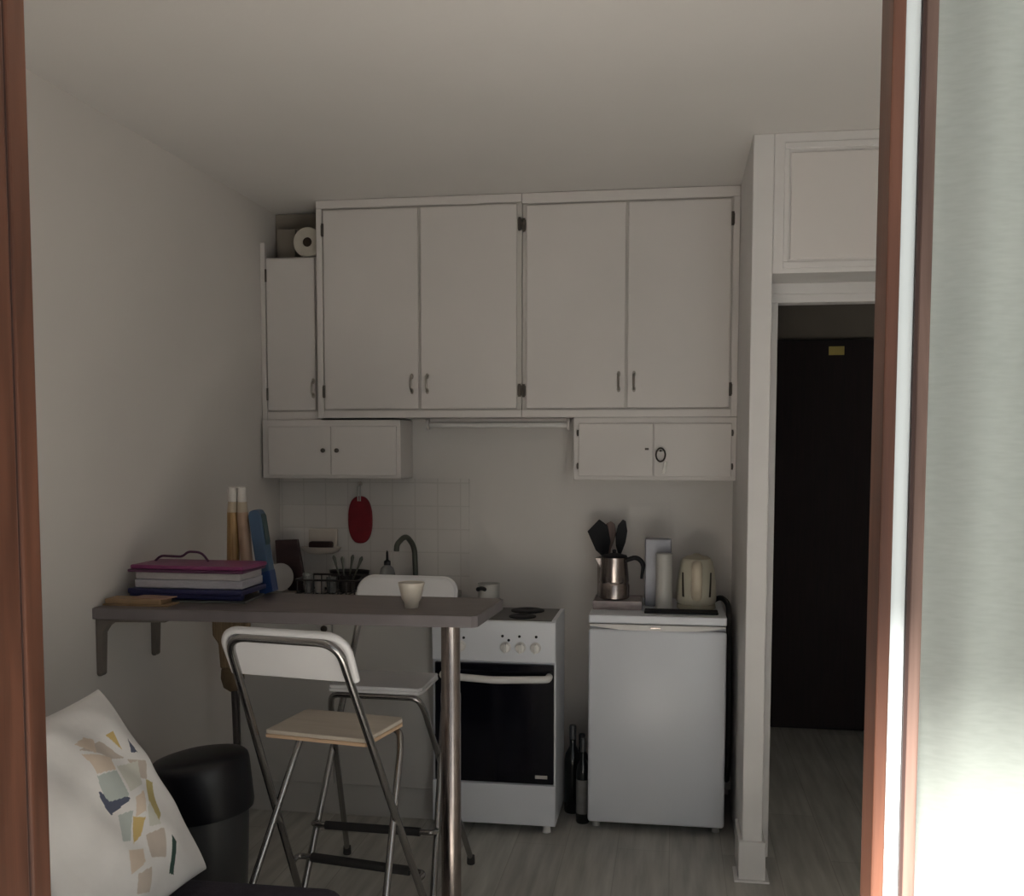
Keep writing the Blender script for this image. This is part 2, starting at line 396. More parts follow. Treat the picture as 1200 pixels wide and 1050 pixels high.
g = 'white double-door wall cabinets'
t = thing('wall_cabinet', 'tall white double-door wall cabinet on the left, beside the paper roll niche', 'cabinet', (-1.10, 4.48, 1.682), g)
cab_body(t, -1.555, -.648, YC, YB - .001, 1.682, ZC - .002, m='cabdark')
obj('face_frame', (lambda b: (box(b, -1.555, -.648, YC - .012, YC, 2.588, ZC - .002, .002), box(b, -1.555, -1.528, YC - .012, YC, 1.682, 2.588, .002), box(b, -1.528, -.648, YC - .012, YC, 1.682, 1.714, .002), b)[-1])(new()), 'cab', t)
for (a, c, hx, kx) in ((-1.521, -1.0985, -1.127, -1.5245), (-1.0875, -.668, -1.059, -.656)):
    dd = door(t, a, c, 1.721, 2.579); pull(dd, hx, 1.828, YD)
    for z in (2.495, 1.797): hinge(dd, kx, z, YD + .004)
t = thing('wall_cabinet', 'tall white double-door wall cabinet on the right, beside the partition', 'cabinet', (-.20, 4.48, 1.682), g)
cab_body(t, -.646, XP1 - .001, YC, YB - .001, 1.682, ZC - .002, m='cabdark')
obj('face_frame', (lambda b: (box(b, -.646, XP1 - .001, YC - .012, YC, 2.580, ZC - .002, .002), box(b, .230, XP1 - .001, YC - .012, YC, 1.682, 2.580, .002), box(b, -.646, .230, YC - .012, YC, 1.682, 1.714, .002), b)[-1])(new()), 'cab', t)
for (a, c, hx, kx) in ((-.626, -.2085, -.234, -.638), (-.1975, .222, -.170, .2265)):
    dd = door(t, a, c, 1.721, 2.571); pull(dd, hx, 1.830, YD)
    for z in (2.490, 1.795): hinge(dd, kx, z, YD + .004)

t = thing('corner_cabinet', 'narrow white one-door wall cabinet in the left corner under the paper roll', 'cabinet', (-1.70, 4.5, 1.682))
cab_body(t, XL + .001, -1.557, 4.424, YB - .001, 1.675, 2.396, m='cabdark')
obj('side_stile', box(new(), XL + .001, XL + .022, 4.405, 4.424, 1.675, 2.46, .002), 'cab', t)
obj('face_rail', box(new(), XL + .022, -1.557, 4.412, 4.424, 1.675, 1.712, .002), 'cab', t)
dd = door(t, -1.806, -1.582, 1.718, 2.389, 4.408); pull(dd, -1.592, 1.815, 4.408)
for z in (2.316, 1.79): hinge(dd, -1.809, z, 4.414)
# low cabinets
t = thing('low_cabinet', 'low white wall cabinet with two small knobs, left of the cooker', 'cabinet', (-1.5, 4.48, 1.417))
cab_body(t, -1.822, -1.186, 4.378, YB - .009, 1.415, 1.674, m='cab')
for (a, c, kx) in ((-1.792, -1.5015, -1.532), (-1.4985, -1.202, -1.469)):
    dd = door(t, a, c, 1.429, 1.645, 4.366, .012)
    obj('knob', lathe(new(), [(.004, 0), (.005, .008), (.010, .012), (.010, .018), (.004, .021)], (kx, 4.366, 1.539), 14, rot=Matrix.Rotation(PI / 2, 3, 'X')), 'hinge', dd, True)
t = thing('low_cabinet', 'low white wall cabinet with a key in its lock, above the fridge', 'cabinet', (-.09, 4.48, 1.417))
cab_body(t, -.425, XP1, 4.380, YB + .002, 1.415, 1.682, m='cab')
for k, (a, c) in enumerate(((-.403, -.0885), (-.0845, .236))):
    dd = door(t, a, c, 1.431, 1.655, 4.368, .012)
    for z in (1.615, 1.475): hinge(dd, (-.406 if k == 0 else .239), z, 4.372, .026, .008)
    if k == 0: obj('keyhole', box(new(), -.122, -.106, 4.366, 4.369, 1.543, 1.552), 'hinge', dd)
# key ring hanging in the lock
t = thing('key_ring', 'dark metal key ring hanging from the lock of the low cabinet over the fridge', 'key', (-.056, 4.36, 1.47))
obj('key', (lambda b: (tube(b, [(-.056, 4.3665, 1.540), (-.056, 4.345, 1.540)], .005, 8), lathe(b, [(.010, -.0015), (.010, .0015)], (-.056, 4.341, 1.540), 16), b)[-1])(new()), 'key', t)
ringp = [(-.056 + .019 * math.cos(a), 4.352 - .003 * math.sin(a), 1.523 + .028 * math.sin(a)) for a in [i * 2 * PI / 24 for i in range(25)]]
obj('ring', tube(new(), ringp, .0035, 8, False), 'key', t, True)
obj('key_tag', prism(new(), [(-.010, -.026), (.006, -.030), (.012, .020), (.0, .026)], .003, 0, fr((-.040, 4.355, 1.475), (1, 0, 0), (0, 0, 1))), 'brass', t)

# loft cupboard over the hall opening
t = thing('loft_cupboard', 'white loft cupboard door set into the wall over the dark hall opening', 'cupboard', (.80, 3.68, 2.19))
b = new(); box(b, .362, 1.25, 3.675, 3.681, 2.570, 2.592, .002); box(b, .362, 1.25, 3.675, 3.681, 2.168, 2.190, .002); box(b, .362, .379, 3.675, 3.681, 2.190, 2.570, .002)
obj('frame', b, 'trimw', t)
obj('door', box(new(), .384, 1.22, 3.672, 3.680, 2.197, 2.557, .003), 'cab', t)

# slim rail under the cabinets over the cooker
t = thing('slim_rail', 'slim pale rail fixed under the wall cabinets above the cooker', 'rail', (-.77, 4.46, 1.63))
obj('bar', tube(new(), [(-1.075, 4.46, 1.652), (-.462, 4.46, 1.652)], .011, 12), 'whitep', t, True)
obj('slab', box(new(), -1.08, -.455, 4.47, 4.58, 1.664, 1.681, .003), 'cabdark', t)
for x in (-1.082, -.455): obj('bracket', lathe(new(), [(.024, -.006), (.026, 0), (.024, .006)], (x, 4.46, 1.654), 20, rot=Matrix.Rotation(PI / 2, 3, 'Y')), 'cab', t, True)

# paper roll in the niche
t = thing('paper_roll', 'white paper roll lying end-on in the niche above the narrow corner cabinet', 'paper roll', (-1.62, 4.50, 2.397))
RX = Matrix.Rotation(PI / 2, 3, 'X')
cx, cz, r = -1.6225, 2.4632, .066
b = new(); n = 40
prof = [(.021, 0), (r - .004, 0), (r, .004), (r, .106), (r - .004, .11), (.021, .11)]
lathe(b, prof + [prof[0]], (cx, 4.545, cz), n, rot=RX, close=False)
obj('tissue', b, 'tissue', t, True)
obj('core', lathe(new(), [(.0208, .002), (.0208, .108)], (cx, 4.545, cz), 24, rot=RX), 'tube_in', t, True)
obj('niche_back', box(new(), XL + .003, -1.558, 4.588, 4.599, 2.3965, 2.622), 'board', bpy.data.objects['corner_cabinet'])
single('small_box', box(new(), -1.795, -1.71, 4.52, 4.58, 2.397, 2.54, .003), 'board', 'grey brown box standing at the back of the niche, left of the paper roll', 'box')

# ------------------------------------------------------------------ base cabinet, counter and cooker
t = thing('base_cabinet', 'white base cabinet of the sink, behind the bar stools', 'cabinet', (-1.4, 4.3, 0))
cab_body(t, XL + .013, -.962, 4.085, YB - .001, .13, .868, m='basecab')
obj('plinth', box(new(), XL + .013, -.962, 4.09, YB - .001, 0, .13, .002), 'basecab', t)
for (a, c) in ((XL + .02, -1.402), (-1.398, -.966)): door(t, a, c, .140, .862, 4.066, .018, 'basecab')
obj('knob', lathe(new(), [(.006, 0), (.006, .01), (.014, .014), (.014, .02), (.006, .024)], (-1.43, 4.066, .80), 16, rot=RX), 'key', t, True)
single('worktop', box(new(), XL + .001, -.958, 4.055, YB - .009, .869, .900, .004), 'counter', 'pale worktop along the tiled back wall, mostly hidden behind the bar', 'worktop')

t = thing('cooker', 'white freestanding electric cooker with a black oven door, left of the fridge', 'cooker', (-.70, 4.15, 0))
CX0, CX1, CY0, CY1 = -.953, -.4526, 3.98, 4.31
obj('body', box(new(), CX0, CX1, CY0 + .012, CY1, .035, .862, .004), 'white', t)
obj('control_panel', box(new(), CX0, CX1, CY0 - .004, CY0 + .02, .700, .866, .006), 'white', t)
hob = obj('hob', box(new(), CX0 + .002, CX1 - .018, CY0 + .02, CY1, .858, .868, .002), 'whitehob', t)
for (x, y, r) in ((-.83, 4.08, .07), (-.60, 4.08, .055), (-.83, 4.23, .055), (-.60, 4.23, .07)):
    obj('hotplate', lathe(new(), [(r, .868), (r, .872), (r - .006, .8745), (.02, .8745), (.018, .873)], (x, y, 0), 32), 'black', hob, True)
obj('side_rim', box(new(), CX1 - .018, CX1, CY0 + .01, CY1, .858, .871, .003), 'white', t)
for x in (-.835, -.652, -.592, -.532):
    kb = obj('knob', lathe(new(), [(.0, 0), (.022, 0), (.022, .006), (.019, .008), (.018, .020), (.014, .022)], (x, CY0 - .004, .762), 24, rot=RX), 'whitep', t, True)
    obj('grip', box(new(), x - .005, x + .005, CY0 - .040, CY0 - .022, .744, .780, .003), 'whitep', kb)
for i, (x, z) in enumerate(((-.665, .806), (-.640, .790), (-.597, .806), (-.530, .806), (-.822, .795))):
    obj('mark', lathe(new(), [(.0055, 0), (.0055, .003)], (x, CY0 - .0035, z), 12, rot=RX), 'black', t)
dd = obj('oven_door', box(new(), CX0 + .012, CX1 - .006, CY0 - .006, CY0 + .018, .212, .694, .004), 'blackgl', t)
b = new(); xa, xb = CX0 + .05, -.478
tube(b, fillet([(xa, CY0 - .006, .650), (xa, CY0 - .045, .648), ((xa + xb) / 2, CY0 - .050, .638), (xb, CY0 - .045, .646), (xb, CY0 - .006, .648)], .02), .0145, 12)
obj('handle', b, 'whitep', dd, True)
obj('badge', box(new(), -.533, -.484, CY0 - .0085, CY0 - .005, .2355, .249, .0005), 'offwhite', dd)
obj('drawer', box(new(), CX0, CX1, CY0 - .002, CY0 + .02, .040, .206, .005), 'white', t)
for x in (CX0 + .04, CX1 - .04):
    for y in (CY0 + .05, CY1 - .05): obj('foot', lathe(new(), [(.018, 0), (.014, .036)], (x, y, 0), 14), 'whitep', t, True)

# small saucepan on the hob
t = thing('saucepan', 'small pale pan on the cooker just behind the right end of the bar', 'pan', (-.765, 4.22, .8745))
obj('bowl', lathe(new(), [(.04, .8747), (.044, .88), (.046, .978), (.048, .982), (.045, .982), (.043, .90), (.03, .895)], (-.765, 4.225, 0), 28, close=True), 'offwhite', t, True)
obj('handle', tube(new(), fillet([(-.775, 4.181, .962), (-.780, 4.14, .972), (-.785, 4.085, .975)], .03), .009, 10), 'black', t, True)

# ------------------------------------------------------------------ fridge
t = thing('fridge', 'white undercounter fridge with one door, between the cooker and the partition', 'fridge', (-.06, 4.3, 0))
FX0, FX1, FY = -.331, .2135, 4.07
obj('cabinet_body', box(new(), FX0 + .002, FX1 - .002, FY + .045, 4.575, .03, .850, .004), 'white', t)
obj('top_panel', box(new(), FX0, FX1, FY + .002, 4.58, .852, .885, .005), 'white', t)
b = new(); box(b, FX0, FX1, FY, FY + .042, .036, .828, .012, 3)
dd = obj('door', b, 'white', t, True)
n = 24; pts = [(FX0 + .004, .848), (FX1 - .004, .848)] + [(FX1 - .004 - (FX1 - FX0 - .008) * i / n, .824 + .018 * (abs(2 * i / n - 1) ** 3)) for i in range(n + 1)]
obj('handle_grip', prism(new(), pts, .034, .002, fr((0, FY + .022, 0), (1, 0, 0), (0, 0, 1))), 'whitep', dd)
obj('badge', box(new(), -.085, -.045, FY + .0005, FY + .006, .834, .840, .001), 'steel', dd)
for x in (FX0 + .03, FX1 - .03):
    for y in (FY + .07, 4.54): obj('foot', lathe(new(), [(.016, 0), (.013, .032)], (x, y, 0), 12), 'offwhite', t, True)

# ------------------------------------------------------------------ bar counter
t = thing('bar_counter', 'grey laminate bar counter fixed to the left wall on one steel post', 'bar counter', (-1.2, 3.23, 0))
TX1 = -.585
b = new(); prism(b, [(XL + .001, 3.007), (-.605, 3.045), (-.592, 3.056), (-.573, 3.41), (-.578, 3.42), (XL + .001, 3.42)], .038, .003, Matrix.Translation((0, 0, 1.021)))
top = obj('top', b, 'bar', t)
b = new(); prism(b, [(XL + .002, 3.002), (-.604, 3.040), (-.604, 3.046), (XL + .002, 3.008)], .035, .001, Matrix.Translation((0, 0, 1.021)))
prism(b, [(-.604, 3.040), (-.588, 3.053), (-.5685, 3.41), (-.575, 3.41), (-.5925, 3.056), (-.605, 3.0455)], .034, 0, Matrix.Translation((0, 0, 1.021)))
obj('edge_band', b, 'baredge', top)
pole = obj('post', lathe(new(), [(.0315, 0), (.0315, .78), (.0300, .782), (.0300, 1.002)], (-.686, 3.115, 0), 32), 'steel', t, True)
obj('base_flange', lathe(new(), [(.055, 0), (.055, .006), (.034, .014)], (-.686, 3.115, 0), 32), 'steel', pole, True)
for y, z0 in ((3.035, .815), (3.385, .812)):
    b = new()
    pts = [(0, z0 + .006), (.005, z0), (.014, z0), (.019, z0 + .006), (.025, .955), (.040, .978), (.060, .992), (.24, .996), (.24, 1.002), (0, 1.002)]
    prism(b, pts, .03, .002, fr((XL + .001, y, 0), (1, 0, 0), (0, 0, 1)))
    obj('bracket', b, 'barbracket', t)

# ------------------------------------------------------------------ bar stools
def stool(name, label, loc, rz, seat_z, top_z, frame):
    """folding stool facing local +Y. frame: dict of y offsets"""
    t = thing(name, label, 'bar stool', loc, 'white folding bar stools')
    t.rotation_euler = (0, 0, rz)
    Z = (0, 0, 0)
    f = frame; yb, yf, yr = f['top'], f['front'], f['rear']
    hb, hf, hr = .169, .228, .243
    def main(z): return yf + (yb - yf) * z / top_z
    def wid(z): return hf + (hb - hf) * min(1, z / (top_z - .1))
    # long frame: front feet up to the back
    pts = [(-wid(0), main(.02), .02), (-wid(top_z - .12), main(top_z - .12), top_z - .12), (-hb + .005, main(top_z - .012), top_z - .012), (hb - .005, main(top_z - .012), top_z - .012), (wid(top_z - .12), main(top_z - .12), top_z - .12), (wid(0), main(.02), .02)]
    obj('back_frame', tube(new(), fillet(pts, .06, 8), .0115, 12), 'tube', t, True, Z)
    # short frame: seat front down to rear feet
    ys = .123 ; zs = seat_z - .034
    pts = [(-hr, yr, .02), (-.166, ys - .035, zs - .045), (-.150, ys - .008, zs), (.150, ys - .008, zs), (.166, ys - .035, zs - .045), (hr, yr, .02)]
    obj('front_frame', tube(new(), fillet(pts, .05, 8), .0105, 12), 'tube', t, True, Z)
    for (x, y) in ((-hf, main(.0)), (hf, main(.0)), (-hr, yr), (hr, yr)):
        obj('rubber_foot', lathe(new(), [(.014, 0), (.0155, .004), (.0145, .032)], (x, y, 0), 14), 'rubber', t, True, Z)
    # seat
    s0, s1 = -.123, .123
    b = new(); prism(b, [(-.155, s0), (.155, s0), (.158, s0 + .004), (.165, s1 - .02), (.155, s1), (-.155, s1), (-.165, s1 - .02), (-.158, s0 + .004)], .012, .003, Matrix.Translation((0, 0, seat_z - .006)))
    st = obj('seat', b, f['seatmat'], t, False, Z)
    b = new(); prism(b, [(-.156, s0 - .001), (.156, s0 - .001), (.159, s0 + .003), (.166, s1 - .02), (.156, s1 + .001), (-.156, s1 + .001), (-.166, s1 - .02), (-.159, s0 + .003)], .011, .002, Matrix.Translation((0, 0, seat_z - .0175)))
    obj('seat_edge', b, f['edgemat'], st, False, Z)
    # backrest: shell in the plane of the frame, rounded upper corners, wrapped over the tube
    b = new(); hw, hh, rr = .188, .150, .055
    up = Vector((0, main(1) - main(0), 1)).normalized(); nrm = Vector((0, up.z, -up.y))
    out = [(-hw, -hh)]
    for cx, a0 in ((-hw + rr, PI), (hw - rr, PI / 2)):
        for k in range(9):
            a = a0 - k * PI / 16; out.append((cx + rr * math.cos(a), -rr + rr * math.sin(a)))
    out.append((hw, -hh))
    o = Vector((0, main(top_z), top_z))
    prism(b, out, .020, .006, fr(o + nrm * .0185, (1, 0, 0), up))
    br = obj('backrest', b, 'backw', t, False, Z)
    # rim lip following top and sides behind the shell
    rim = [(-hw + .004, -hh + .004)] + [(x * .985, y - .003) for x, y in out[1:-1]] + [(hw - .004, -hh + .004)]
    obj('rim', tube(new(), [o + nrm * .010 + Vector((x, 0, 0)) + up * (y + .006) for x, y in rim], .0105, 10), 'backw', br, True, Z)
    # foot rest on the long frame
    fz = f['fz']; w0 = wid(fz); yy = main(fz)
    b = new(); q = f['fd']
    fr_ = obj('footrest', tube(b, fillet([(-w0, yy, fz), (-w0 - .005, yy + q, fz + .006), (w0 + .005, yy + q, fz + .006), (w0, yy, fz)], .05, 8), .0095, 12), 'tube', t, True, Z)
    obj('foot_grip', tube(new(), [(-w0 + .045, yy + q, fz + .006), (w0 - .045, yy + q, fz + .006)], .0145, 12), 'rubber', fr_, True, Z)
    return t
FRM = dict(top=-.300, front=.235, rear=-.266, fz=.265, fd=.045)
stool('bar_stool', 'white folding bar stool in front of the bar, its backrest towards us', (-.966, 2.828, 0), -.162, .750, 1.059, dict(FRM, seatmat='seat', edgemat='seatedge'))
stool('bar_stool', 'white folding bar stool behind the bar, turned to face us', (-.985, 3.41, 0), 3.106, .750, 1.059, dict(FRM, seatmat='backw', edgemat='backw'))

# ------------------------------------------------------------------ pedal bin
t = thing('pedal_bin', 'black-lidded smoky grey plastic bin on the floor beside the sofa', 'bin', (-1.418, 2.90, 0))
BX, BY = -1.418, 2.90
body = obj('body', lathe(new(), [(.120, 0), (.124, .01), (.137, .40), (.138, .49), (.130, .49), (.118, .02)], (BX, BY, 0), 48), 'binbody', t, True)
RT = Matrix.Rotation(math.radians(-7), 3, 'Y')
lid = obj('lid', lathe(new(), [(.143, -.085), (.147, -.07), (.149, .06), (.146, .075), (.136, .085), (.10, .094), (.05, .098), (.01, .099)], (BX, BY, .522), 48, rot=RT), 'binlid', t, True)
obj('pedal', box(new(), BX + .02, BX + .09, BY - .165, BY - .115, .015, .035, .006), 'black', t)
obj('hinge_block', box(new(), BX - .04, BX + .04, BY + .128, BY + .160, .46, .54, .008), 'black', t)

# ------------------------------------------------------------------ sofa and cushion
t = thing('sofa', 'dark navy fabric sofa along the left wall in the near corner', 'sofa', (-1.3, 1.9, 0))
SX1 = -.80
obj('base', box(new(), XL + .015, SX1 - .03, 1.22, 2.40, .06, .28, .03, 3), 'sofa', t, True)
obj('seat_pad', box(new(), XL + .015, SX1, 1.20, 2.425, .28, .452, .045, 4), 'sofa', t, True)
obj('backrest', box(new(), XL + .012, -1.52, 1.22, 2.28, .452, .892, .035, 4), 'sofa', t, True)
for x in (-1.75, -.90):
    for y in (1.30, 2.32): obj('leg', lathe(new(), [(.018, 0), (.024, .062)], (x, y, 0), 14), 'black', t, True)

POLY = dict(
 c_yellow=[[(.117, .156), (.151, .159), (.148, .109)], [(.027, -.039), (.068, -.056), (.034, -.085), (-.005, -.09)]],
 c_olive=[[(.161, .018), (.188, .003), (.139, -.069), (.105, -.083), (.116, -.026)]],
 c_tan=[[(-.005, .153), (.082, .151), (.138, .089), (.079, .102)], [(.144, .082), (.199, .056), (.165, .017), (.141, .026)], [(-.044, -.151), (.012, -.156), (-.031, -.199), (-.069, -.185)]],
 c_peach=[[(-.008, .141), (.081, .104), (.071, .074), (-.006, .086)], [(.061, -.004), (.112, -.002), (.079, -.045), (.036, -.043)], [(-.04, -.095), (.021, -.112), (.001, -.14), (-.061, -.142)]],
 c_aqua=[[(-.009, .082), (.069, .072), (.046, .007), (-.015, .005)], [(-.012, -.018), (.035, -.026), (-.013, -.081), (-.051, -.072)]],
 c_navy=[[(-.023, .050), (-.014, .047), (-.008, .018), (.040, .007), (.044, -.002), (-.030, -.009)], [(.197, .126), (.192, .085), (.170, .091)]],
 c_pale=[[(.085, .08), (.171, .066), (.128, .014), (.057, .014)]],
 c_green=[[(.124, -.125), (.136, -.145), (.100, -.207), (.085, -.197)]])
M['c_white'] = mat('cushion_white', (.80, .785, .775), .9, var=.04, scale=12, bump=.25, bscale=14)
for k, c in dict(c_yellow=(.62, .46, .19), c_olive=(.50, .42, .19), c_tan=(.57, .50, .44), c_peach=(.70, .59, .49), c_aqua=(.50, .55, .53), c_navy=(.10, .115, .17), c_pale=(.66, .66, .60), c_green=(.04, .085, .07)).items():
    M[k] = mat('cushion_' + k[2:], c, .9, var=.06, scale=12, bump=.25, bscale=14)
POLY = {k: [[(x - .020, y - .010) for x, y in pl] for pl in v] for k, v in POLY.items()}
POLY['c_peach'].append([(.010, .118), (.050, .150), (.030, .165), (-.020, .160)]); POLY['c_tan'].append([(.03, -.10), (.09, -.11), (.06, -.17), (.01, -.15)]); POLY['c_pale'].append([(.07, -.05), (.10, -.04), (.09, -.10), (.05, -.09)])
def inside(p, poly):
    r = False; n = len(poly)
    for i in range(n):
        a, b_ = poly[i], poly[(i + 1) % n]
        if (a[1] > p[1]) != (b_[1] > p[1]) and p[0] < (b_[0] - a[0]) * (p[1] - a[1]) / (b_[1] - a[1]) + a[0]: r = not r
    return r
keys = ['c_white'] + list(POLY)
b = new(); N = 180; h0 = .266; side = {}
for s in (1, -1):
    G = []
    for j in range(N + 1):
        row = []
        for i in range(N + 1):
            u, v = 2 * i / N - 1, 2 * j / N - 1
            e = max(0, (1 - u ** 2)) * max(0, (1 - v ** 2))
            th = .08 * e ** .40
            th += (.005 * math.sin(9 * u + 4 * v) + .004 * math.sin(5 * u - 11 * v)) * min(1, e * 3)
            x = h0 * u * (1 - .035 * (1 - v * v)); y = h0 * v * (1 - .05 * (1 - u * u))
            edge = i in (0, N) or j in (0, N)
            key = (i, j)
            if s == -1 and edge: row.append(side[key])
            else:
                vv = b.verts.new((x, y, 0 if edge else s * max(th, .002)))
                if edge: side[key] = vv
                row.append(vv)
        G.append(row)
    for j in range(N):
        for i in range(N):
            f = b.faces.new((G[j][i], G[j][i + 1], G[j + 1][i + 1], G[j + 1][i]))
            if s == 1:
                c = f.calc_center_median(); p = (c.x, c.y)
                for k, name in enumerate(keys[1:]):
                    if any(inside(p, pl) for pl in POLY[name]): f.material_index = k + 1
cf = Matrix(((0, -.29 / .5438, .46 / .5438, -1.300), (1, 0, 0, 2.115), (0, .46 / .5438, .29 / .5438, .712), (0, 0, 0, 1)))
for v in b.verts: v.co = cf @ v.co
single('cushion', b, keys, 'white scatter cushion with coloured geometric patches leaning on the sofa back', 'cushion', smooth=True)

# ------------------------------------------------------------------ on the bar
ZB = 1.0402
t = thing('notebook', 'tan paper notebook lying at the wall end of the bar', 'notebook', (-1.71, 3.13, ZB))
R1 = Matrix.Rotation(math.radians(-6), 3, 'Z')
obj('cover', box(new(), -1.826, -1.60, 3.055, 3.135, ZB, ZB + .005, .001), 'kraft', t)
b = new(); box(b, -1.82, -1.625, 3.058, 3.132, ZB + .005, ZB + .022, .003); obj('pages', b, 'kraft', t)
obj('loose_sheet', box(new(), -1.73, -1.605, 3.065, 3.130, ZB + .0222, ZB + .026, .001, rot=R1), 'kraft2', t)
def slab(name, label, x0, x1, y0, y1, z0, z1, m, rz=0, bev=.002, cat='book', group=None):
    rot = Matrix.Rotation(math.radians(rz), 3, 'Z')
    return single(name, box(new(), x0, x1, y0, y1, z0, z1, bev, rot=rot), m, label, cat, group)
# stack, bottom to top
slab('magazine', 'thin dark grey-green magazine at the bottom of the stack on the bar', -1.67, -1.39, 3.150, 3.345, ZB, ZB + .008, 'darkgreen', 4, cat='magazine')
t = thing('navy_binder', 'navy blue binder, second from the bottom of the stack on the bar', 'binder', (-1.60, 3.29, ZB + .008))
obj('lower_cover', box(new(), -1.79, -1.385, 3.146, 3.343, ZB + .027, ZB + .0445, .004, rot=Matrix.Rotation(math.radians(-1), 3, 'Z')), 'navy', t)
obj('spine', box(new(), -1.787, -1.390, 3.149, 3.178, ZB + .009, ZB + .036, .010, 3), 'navy', t)
slab('paper_pad', 'thick pad of white paper in the middle of the stack on the bar', -1.77, -1.395, 3.158, 3.338, ZB + .046, ZB + .074, 'paper', 1, .004, 'paper pad')
slab('paper_book', 'cream paged book under the plum folders of the stack', -1.768, -1.398, 3.16, 3.336, ZB + .0745, ZB + .098, 'paper2', -1, .004, 'book')
slab('plum_folder', 'dark plum card folder, second from the top of the stack', -1.79, -1.385, 3.148, 3.342, ZB + .0985, ZB + .108, 'magenta', 0, .003, 'folder')
t = thing('purple_folder', 'bright purple folder with a cord loop on top of the stack', 'folder', (-1.61, 3.31, ZB + .108))
obj('cover', box(new(), -1.782, -1.382, 3.152, 3.344, ZB + .1085, ZB + .122, .004, rot=Matrix.Rotation(math.radians(-1.5), 3, 'Z')), 'purple', t)
obj('cord_loop', tube(new(), fillet([(-1.76, 3.28, ZB + .122), (-1.74, 3.28, ZB + .140), (-1.66, 3.28, ZB + .138), (-1.64, 3.28, ZB + .156), (-1.59, 3.28, ZB + .154), (-1.565, 3.28, ZB + .123)], .03, 6), .0042, 8), 'magenta', t, True)

# pasta packets
for k, (xa, lab) in enumerate(((-1.526, 'left of the two tall pasta packets with white caps behind the folder stack'), (-1.481, 'right of the two tall pasta packets with white caps, next to the blue carton'))):
    t = thing('pasta_packet', lab, 'pasta packet', (xa, 3.390, ZB), 'tall pasta packets on the bar')
    xt = xa + (.002 if k == 0 else -.008)
    b = new(); tube(b, [(xa + (.012 if k else 0), 3.390, ZB + .001), (xa + (.006 if k else 0), 3.390, ZB + .10), (xt, 3.390, ZB + .285)], [.030 if k else .021, .022, .0195], 16)
    obj('pack', b, 'pasta' if k == 0 else 'pasta2', t, True)
    obj('wrapper_neck', tube(new(), [(xt, 3.390, ZB + .2855), (xt, 3.390, ZB + .322)], [.0195, .016], 16), 'capcream', t, True)
    obj('cap', tube(new(), [(xt, 3.390, ZB + .322), (xt, 3.390, ZB + .326), (xt, 3.390, ZB + .372), (xt, 3.390, ZB + .374)], [.014, .0165, .0165, .013], 16), 'cap', t, True)
t = thing('slim_carton', 'slim slate blue carton standing tilted on the bar, right of the pasta packets', 'carton', (-1.415, 3.39, ZB))
bx = Vector((.042, 0, -.28)).normalized(); F = fr((-1.416, 3.388, ZB + .1505), -bx, (1, 0, 0))
pts = [(-.148, -.022), (.125, -.022), (.143, -.014), (.146, .004), (.138, .018), (.120, .022), (-.155, .022)]
pts = [(-.150, -.0235), (.128, -.0225), (.143, -.016), (.147, 0), (.143, .016), (.128, .0225), (-.143, .0235)]
obj('sleeve', prism(new(), pts, .05, .004, F), 'blue', t)
obj('foot_band', prism(new(), [(-.1505, -.0248), (-.075, -.0244), (-.068, .0244), (-.1432, .0248)], .053, .002, F), 'blued', t)
obj('edge_strip', prism(new(), [(.02, .0232), (.13, .0232), (.12, .0262), (.03, .0262)], .04, .001, F), 'teal', t)
# cup
t = thing('cup', 'small cream cup standing on the bar near the steel post', 'cup', (-.826, 3.17, ZB))
obj('body', lathe(new(), [(.020, ZB), (.022, ZB + .003), (.024, ZB + .018), (.031, ZB + .030), (.042, ZB + .078), (.0425, ZB + .082), (.039, ZB + .081), (.028, ZB + .032), (.01, ZB + .025)], (-.826, 3.17, 0), 36), 'cream', t, True)

# broom behind the bar
t = thing('broom', 'tan straw broom standing head-up against the left wall behind the bar', 'broom', (-1.64, 3.60, 0))
obj('stick', tube(new(), [(-1.618, 3.62, .002), (-1.626, 3.60, .66)], .012, 12), 'stick', t, True)
F = fr((-1.631, 3.60, .80), (1, 0, 0), (0, 0, 1))
obj('bristles', prism(new(), [(-.040, -.075), (.040, -.075), (.048, .02), (.066, .06), (.070, .17), (-.072, .17), (-.068, .05), (-.046, .02)], .05, .008, F), 'straw', t)
obj('binding', lathe(new(), [(.012, -.165), (.036, -.150), (.046, -.115), (.044, -.085), (.040, -.074)], (-1.631, 3.60, .80), 24, sy=.6), 'strawd', t, True)
tube_b = new()

# ------------------------------------------------------------------ on the sink worktop
ZW = .9002
single('chopping_board', prism(new(), [(-1.795, 1.130), (-1.690, 1.135), (-1.665, .99), (-1.640, .93), (-1.655, ZW + .001), (-1.735, ZW + .001), (-1.79, 1.0)], .025, .003, fr((0, 4.45, 0), (1, 0, 0), (0, 0, 1))), 'darkbrown', 'dark brown board standing tilted in the back left corner of the worktop', 'board')
t = thing('plate', 'white plate standing on edge in front of the dark brown board', 'plate', (-1.74, 4.385, ZW))
F3 = (Matrix.Rotation(math.radians(78), 3, 'X'))
obj('dish', lathe(new(), [(.01, 0), (.035, .002), (.062, .011), (.064, .014), (.035, .008), (.01, .006)], (-1.755, 4.405, ZW + .0635), 40, rot=F3), 'dishwhite', t, True)
t = thing('dish_rack', 'low dark wire dish rack on the worktop under the soap dish', 'dish rack', (-1.49, 4.35, ZW))
b = new()
for z in (ZW + .012, ZW + .075):
    tube(b, fillet([(-1.63, 4.25, z), (-1.35, 4.25, z), (-1.35, 4.46, z), (-1.63, 4.46, z), (-1.63, 4.25, z)], .02), .0045, 8)
